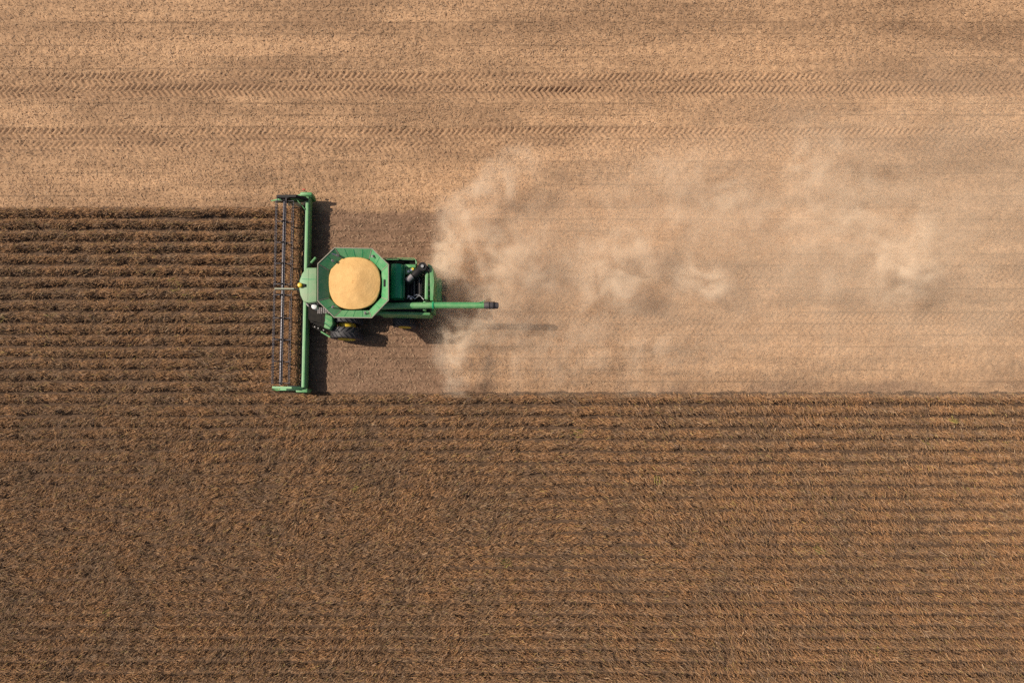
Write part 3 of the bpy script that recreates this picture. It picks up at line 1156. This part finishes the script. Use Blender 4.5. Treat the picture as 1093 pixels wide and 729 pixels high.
# grille lines in the walkway
# straw spreader hood low behind the tail
bm = bm_new()
x0, x1, y0, y1 = rect(463.5, 470.6, 297.0, 321.0, 1.9)
prism_y(bm, [(x0 - 0.5, 0.9), (x0 - 0.5, 2.3), (x0 + 0.05, 2.2), (x1, 1.75), (x1, 1.15)], y0, y1)
sp = obj("straw_spreader", bm, GREEN_DEEP, combine)
for s in (-1, 1):
    bm = bm_new()
    yc = (y0 + y1) / 2 + s * 0.42
    tube(bm, [(x1 - 0.05, yc, 0.85), (x1 - 0.05, yc, 0.92)], 0.36, 20)
    for k in range(4):
        a = k * math.pi / 2
        tube(bm, [(x1 - 0.05, yc, 0.95), (x1 - 0.05 + 0.38 * math.cos(a), yc + 0.38 * math.sin(a), 0.95)], 0.03, 6)
    obj("spreader_disc", bm, BLACK, sp, True)

# ---- unloading auger folded back along the left side
UZ = 3.55
p0, p1, p2 = Lp(399, 327.0, 3.35), Lp(462.5, 326.0, UZ), Lp(519.0, 326.0, UZ + 0.15)
bm = bm_new()
tube(bm, [p0, p1, p2], 0.19, 22)
au = obj("unloading_auger", bm, GREEN, combine, True, flat_angle=60)
bm = bm_new()
d = (p2 - p1).normalized()
tube(bm, [p1 - d * 0.05, p1 - d * 0.05 + d * 0.10], 0.232, 22)
obj("tube_flange", bm, GREEN_DEEP, au, True)
bm = bm_new()
tube(bm, [p2 - d * 0.12, p2 + d * 0.05, p2 + d * 0.40, p2 + d * 0.70 + Vector((0, 0, -0.10))], [0.20, 0.215, 0.215, 0.18], 18)
obj("spout", bm, SPOUT, au, True)
bm = bm_new()
tube(bm, [p2 + d * 0.18, p2 + d * 0.24], 0.225, 18)
tube(bm, [p2 + d * 0.42, p2 + d * 0.50], 0.222, 18)
obj("spout_band", bm, BLACK, au, True)
bm = bm_new()
o_ = Vector((0, 0.09, 0.18))
q = p1.lerp(p2, 0.86)
tube(bm, [p1 + o_, q + o_, q + o_ + d * 0.28 + Vector((0, 0.11, 0.02)), q + o_ + d * 0.36 + Vector((0, 0.16, 0.04))], 0.022, 6)
obj("lamp_cable", bm, GREEN_DEEP, au)
bm = bm_new()
box(bm, p1.x - 0.65, p1.x - 0.50, p1.y - 0.28, p1.y + 0.28, 2.6, UZ - 0.21, 0.02)
obj("auger_cradle", bm, GREEN, combine)
bm = bm_new()
q = Lp(397, 326, 3.0)
tube(bm, [(q.x, q.y, 1.6), (q.x, q.y, 2.9), (q.x + 0.05, q.y, 3.3)], 0.27, 18)
obj("auger_elbow", bm, GREEN, au, True)

# ---- header
HT = 1.10
hb_t, hb_b = Lp(328.6, 210.0, HT), Lp(323.6, 415.0, HT)     # beam ends
bx = (hb_t.x + hb_b.x) / 2 - 0.02
yT, yB = hb_t.y, hb_b.y
# the frame: back sheet and top beam as one section
bm = bm_new()
prism_y(bm, [(bx - 0.17, HT - 0.20), (bx - 0.11, HT - 0.02), (bx - 0.02, HT), (bx + 0.07, HT - 0.01), (bx + 0.15, HT - 0.12), (bx + 0.15, HT - 0.30),
             (bx + 0.08, 0.40), (bx + 0.02, 0.22), (bx - 0.10, 0.22), (bx - 0.02, 0.5)], yB, yT)
header = obj("header", bm, GREEN, combine, True, flat_angle=25)
xk = Lp(305.5, 312, 0.15).x
bm = bm_new()
prism_y(bm, [(xk, 0.10), (xk, 0.16), (bx - 0.12, 0.42), (bx - 0.12, 0.30)], yB + 0.1, yT - 0.1)
obj("draper_belt", bm, BELT, header)
bm = bm_new()
n = int((yT - yB - 0.3) / 0.1524)
for k in range(n):
    yy = yB + 0.15 + k * 0.1524
    v0 = [bm.verts.new(p) for p in ((xk + 0.02, yy - 0.05, 0.10), (xk + 0.02, yy + 0.05, 0.10), (xk - 0.16, yy, 0.09), (xk + 0.02, yy, 0.14))]
    bm.faces.new((v0[0], v0[2], v0[3]))
    bm.faces.new((v0[2], v0[1], v0[3]))
    bm.faces.new((v0[0], v0[1], v0[2]))
    bm.faces.new((v0[0], v0[3], v0[1]))
obj("cutter_bar", bm, STEEL, header)
# black belt edge roller just in front of the back sheet
bm = bm_new()
tube(bm, [(bx - 0.30, yB + 0.12, 0.52), (bx - 0.30, yT - 0.12, 0.52)], 0.10, 10)
obj("belt_roller", bm, BLACK, header, True)
# ends
def end_shield(y, s):
    bm = bm_new()
    pr_ = [(bx + 0.28, 0.25), (bx + 0.28, 1.12), (bx - 0.35, 1.22), (bx - 0.75, 1.0), (xk - 0.2, 0.55), (xk - 0.85, 0.12), (xk - 0.8, 0.06), (bx, 0.10)]
    y0, y1 = sorted((y, y + s * 0.12))
    prism_y(bm, pr_, y0, y1)
    e = obj("end_shield", bm, GREEN, header)
    bm = bm_new()
    y0, y1 = sorted((y + s * 0.03, y + s * 0.24))
    box(bm, bx - 0.42, bx + 0.33, y0, y1, 0.5, 1.25, 0.06)
    obj("drive_cover", bm, GREEN, e, True)
    bm = bm_new()
    tube(bm, [(xk - 0.25, y + s * 0.07, 0.42), (xk - 1.15, y + s * 0.02, 0.10)], [0.10, 0.03], 10)
    obj("divider_point", bm, GREEN, e, True)
    return e


end_shield(yT, 1)
end_shield(yB, -1)
bm = bm_new()
q = Lp(324.4, 202.8, 1.1)
tube(bm, [(bx - 0.1, yT + 0.3, 1.1), (q.x, q.y, 1.12)], 0.02, 6)
ma = obj("marker_arm", bm, BLACK, header)
bm = bm_new()
box(bm, q.x - 0.10, q.x + 0.10, q.y - 0.05, q.y + 0.05, 1.05, 1.17, 0.03)
ml = obj("marker_light", bm, RED, header, True)
# braces at the ends
bm = bm_new()
a, b = Lp(315.0, 211.0, 1.35), Lp(325.5, 223.5, 1.12)
tube(bm, [a, b], 0.03, 6)
obj("brace", bm, GREEN, header, True)

# ---- reel
RZ, RR = 1.42, 0.57
rx0 = (Lp(303.2, 215, RZ).x + Lp(300.5, 410, RZ).x) / 2
rT, rB = Lp(303, 213.5, RZ).y, Lp(300.5, 411.0, RZ).y
mid = Lp(302, 309, RZ).y
bm = bm_new()
tube(bm, [(rx0, rB, RZ), (rx0, rT, RZ)], 0.085, 14)
reel = obj("reel", bm, REELBLUE, combine, True)
for k in range(6):
    a = R(60 * k)
    cx_, cz_ = rx0 + RR * math.cos(a), RZ + RR * math.sin(a)
    for (ya, yb) in ((rB + 0.05, mid - 0.12), (mid + 0.12, rT - 0.05)):
        bm = bm_new()
        tube(bm, [(cx_, ya, cz_), (cx_, yb, cz_)], 0.024, 8)
        nn = int((yb - ya) / 0.20)
        for q in range(nn):
            yy = ya + 0.07 + q * 0.20
            tube(bm, [(cx_ - 0.02, yy, cz_ + 0.035), (cx_ + 0.03, yy, cz_ + 0.01), (cx_ + 0.03, yy, cz_ - 0.20)], [0.022, 0.019, 0.012], 5)
        obj("reel_bat", bm, BAT, reel, True)
for py in (214.5, 236.5, 259.0, 281.4, 303.4, 315.0, 339.6, 362.6, 386.0, 409.0):
    yy = Lp(302, py, RZ).y
    bm = bm_new()
    for k in range(6):
        a = R(60 * k)
        p_ = Vector((rx0 + RR * math.cos(a), yy, RZ + RR * math.sin(a)))
        tube(bm, [(rx0, yy, RZ), p_], 0.026, 6)
    obj("reel_spider", bm, BAT, reel)
    bm = bm_new()
    tube(bm, [(rx0, yy - 0.04, RZ), (rx0, yy + 0.04, RZ)], 0.16, 14)
    obj("spider_hub", bm, BLACK, reel, True)
# reel arms: two at the ends, one in the middle
def reel_arm(y, mat, wide):
    bm = bm_new()
    prism_y(bm, [(bx + 0.05, HT - 0.03), (bx + 0.05, HT + 0.18), (bx - 0.5, 1.72), (rx0 - 0.45, 1.62), (rx0 - 0.53, 1.46), (rx0 - 0.4, 1.42), (bx - 0.5, 1.50), (bx - 0.12, HT - 0.03)], y - wide / 2, y + wide / 2)
    o = obj("reel_arm", bm, mat, header)
    bm = bm_new()
    tube(bm, [(bx - 0.25, y + wide * 0.8, 0.95), (rx0 + 0.45, y + wide * 0.8, 1.45)], 0.04, 8)
    obj("lift_cylinder", bm, STEEL, o, True)


reel_arm(rT + 0.16, BLACK, 0.16)  # upper arm in black: the shade on its near side put into the colour
reel_arm(rB - 0.16, GREEN, 0.13)
reel_arm(mid, ARMGREY, 0.09)
bm = bm_new()
box(bm, rx0 - 0.25, rx0 + 0.35, rT + 0.02, rT + 0.10, RZ - 0.3, RZ + 0.26, 0.04)
obj("reel_drive", bm, BLACK, header)  # black colour stands in for the shade at this end

# ---- cut plants riding on the draper
def build_cut():
    n = 9000
    yy = yB + 0.2 + rng.random(n) * (yT - yB - 0.7)
    t = rng.random(n)
    xx = xk - 0.05 + t * (bx - 0.36 - xk)
    z = 0.22 + 0.27 * t + 0.20 * rng.random(n)
    P = np.array([tuple(ML @ Vector((a, b, c))) for a, b, c in zip(xx, yy, z)])
    a = rng.normal(R(170), R(55), n)
    d = np.stack([np.cos(a), np.sin(a)], -1)
    idx = rng.choice(len(PAL), n, p=PW)
    col = PAL[idx] * np.array([1.02, 1.0, 0.98]) * (0.8 + 0.5 * rng.random(n))[:, None]
    v, f, c = blades(P, d, 0.12 + 0.25 * rng.random(n), 0.018 + 0.025 * rng.random(n), P[:, 2], P[:, 2] + 0.08 * (rng.random(n) - 0.3), np.clip(col, 0, 1))
    o = mesh_np("cut_soybean", v, f, attr_mat("cut_soybean_plants", 0.85, 0.2), c)
    o["kind"] = "stuff"
    o["label"] = "freshly cut brown soybean plants lying on the belt behind the reel"
    o["category"] = "crop"


build_cut()


# ------------------------------------------------------------------ dust thrown up behind the harvester
def build_dust():
    x0, x1 = px2x(452), 42.0
    y0, y1 = px2y(425), px2y(60)
    bm = bm_new()
    box(bm, x0, x1, y0, y1, 0.02, 6.0)
    m, n, out = new_mat("straw_dust")
    L_ = n.links
    geo = n.nodes.new("ShaderNodeNewGeometry")
    P = geo.outputs["Position"]

    def math_(op, a, b=None, clamp=False):
        k = n.nodes.new("ShaderNodeMath")
        k.operation = op
        k.use_clamp = clamp
        for i, v in enumerate((a, b)):
            if v is None:
                continue
            if isinstance(v, (int, float)):
                k.inputs[i].default_value = v
            else:
                L_.new(v, k.inputs[i])
        return k.outputs[0]

    # swirl: warp the position with low-frequency noise
    nw = n.nodes.new("ShaderNodeTexNoise")
    nw.inputs["Scale"].default_value = 0.33
    nw.inputs["Detail"].default_value = 2
    L_.new(P, nw.inputs["Vector"])
    sub = n.nodes.new("ShaderNodeVectorMath")
    sub.operation = 'SUBTRACT'
    L_.new(nw.outputs["Color"], sub.inputs[0])
    sub.inputs[1].default_value = (0.5, 0.5, 0.5)
    sca = n.nodes.new("ShaderNodeVectorMath")
    sca.operation = 'SCALE'
    sca.inputs["Scale"].default_value = 3.2
    L_.new(sub.outputs[0], sca.inputs[0])
    add = n.nodes.new("ShaderNodeVectorMath")
    add.operation = 'ADD'
    L_.new(P, add.inputs[0])
    L_.new(sca.outputs[0], add.inputs[1])
    PW_ = add.outputs[0]

    def blob(px, py, z, rxp, ryp, rz, s, rot=0.0, src=None):
        mp = n.nodes.new("ShaderNodeMapping")
        mp.vector_type = 'TEXTURE'
        c = W(px, py, z)
        mp.inputs["Location"].default_value = c
        mp.inputs["Rotation"].default_value = (0, 0, rot)
        mp.inputs["Scale"].default_value = (rxp / PPM, ryp / PPM, rz)
        L_.new(src or PW_, mp.inputs["Vector"])
        ln = n.nodes.new("ShaderNodeVectorMath")
        ln.operation = 'LENGTH'
        L_.new(mp.outputs[0], ln.inputs[0])
        mr = n.nodes.new("ShaderNodeMapRange")
        mr.interpolation_type = 'SMOOTHSTEP'
        mr.inputs["From Min"].default_value = 1.0
        mr.inputs["From Max"].default_value = 0.0
        mr.inputs["To Min"].default_value = 0.0
        mr.inputs["To Max"].default_value = s
        L_.new(ln.outputs["Value"], mr.inputs["Value"])
        return mr.outputs[0]

    def total(bl):
        t = bl[0]
        for b in bl[1:]:
            t = math_('ADD', t, b)
        return t

    dense = total([
        blob(478, 280, 1.4, 28, 42, 2.1, 3.0, 0.0),
        blob(494, 244, 1.8, 34, 60, 2.3, 2.8, R(-28)),
        blob(534, 200, 2.2, 26, 66, 2.0, 0.75, R(-50)),
        blob(481, 384, 1.3, 24, 50, 1.8, 2.6, R(10)),
        blob(505, 330, 1.2, 50, 60, 1.8, 0.8),
        blob(520, 338, 1.3, 76, 46, 1.8, 0.6),
        blob(545, 275, 1.6, 70, 60, 2.2, 1.1),
        blob(650, 285, 2.2, 64, 66, 2.4, 0.85, R(20)),
        blob(742, 298, 2.0, 36, 32, 2.0, 1.1),
        blob(968, 282, 2.4, 46, 66, 2.4, 0.60, R(-25)),
        blob(868, 160, 2.6, 44, 56, 2.2, 0.36, R(-15)),
        blob(620, 375, 1.1, 200, 56, 1.6, 0.45),
        blob(740, 215, 2.0, 120, 60, 2.2, 0.35, R(-12)),
        blob(905, 235, 2.2, 100, 80, 2.4, 0.28, R(-20)),
    ])
    veil = total([
        blob(545, 295, 1.5, 120, 150, 3.0, 0.30),
        blob(640, 280, 1.6, 220, 175, 3.4, 0.36),
        blob(800, 265, 1.8, 300, 200, 3.6, 0.34),
        blob(1000, 250, 1.8, 320, 240, 3.8, 0.32),
    ])
    nz = n.nodes.new("ShaderNodeTexNoise")
    nz.inputs["Scale"].default_value = 0.82
    nz.inputs["Detail"].default_value = 6
    nz.inputs["Roughness"].default_value = 0.58
    nz.inputs["Distortion"].default_value = 0.35
    L_.new(PW_, nz.inputs["Vector"])
    puff = n.nodes.new("ShaderNodeMapRange")
    puff.interpolation_type = 'SMOOTHSTEP'
    puff.inputs["From Min"].default_value = 0.41
    puff.inputs["From Max"].default_value = 0.66
    puff.inputs["To Min"].default_value = 0.03
    puff.inputs["To Max"].default_value = 1.0
    L_.new(nz.outputs["Fac"], puff.inputs["Value"])
    soft = n.nodes.new("ShaderNodeMapRange")
    soft.inputs["From Min"].default_value = 0.30
    soft.inputs["From Max"].default_value = 0.70
    soft.inputs["To Min"].default_value = 0.25
    soft.inputs["To Max"].default_value = 1.0
    L_.new(nz.outputs["Fac"], soft.inputs["Value"])
    d = math_('ADD', math_('MULTIPLY', dense, puff.outputs[0]), math_('MULTIPLY', math_('MULTIPLY', veil, soft.outputs[0]), 0.42))
    d = math_('MULTIPLY', d, 0.80)
    pv = n.nodes.new("ShaderNodeVolumePrincipled")
    pv.inputs["Color"].default_value = (0.962, 0.785, 0.590, 1)
    pv.inputs["Anisotropy"].default_value = -0.30
    L_.new(d, pv.inputs["Density"])
    L_.new(pv.outputs[0], out.inputs["Volume"])
    o = obj("dust_cloud", bm, m)
    o["kind"] = "stuff"
    o["label"] = "tan dust cloud drifting behind the harvester over the cut strip"
    o["category"] = "dust"


build_dust()
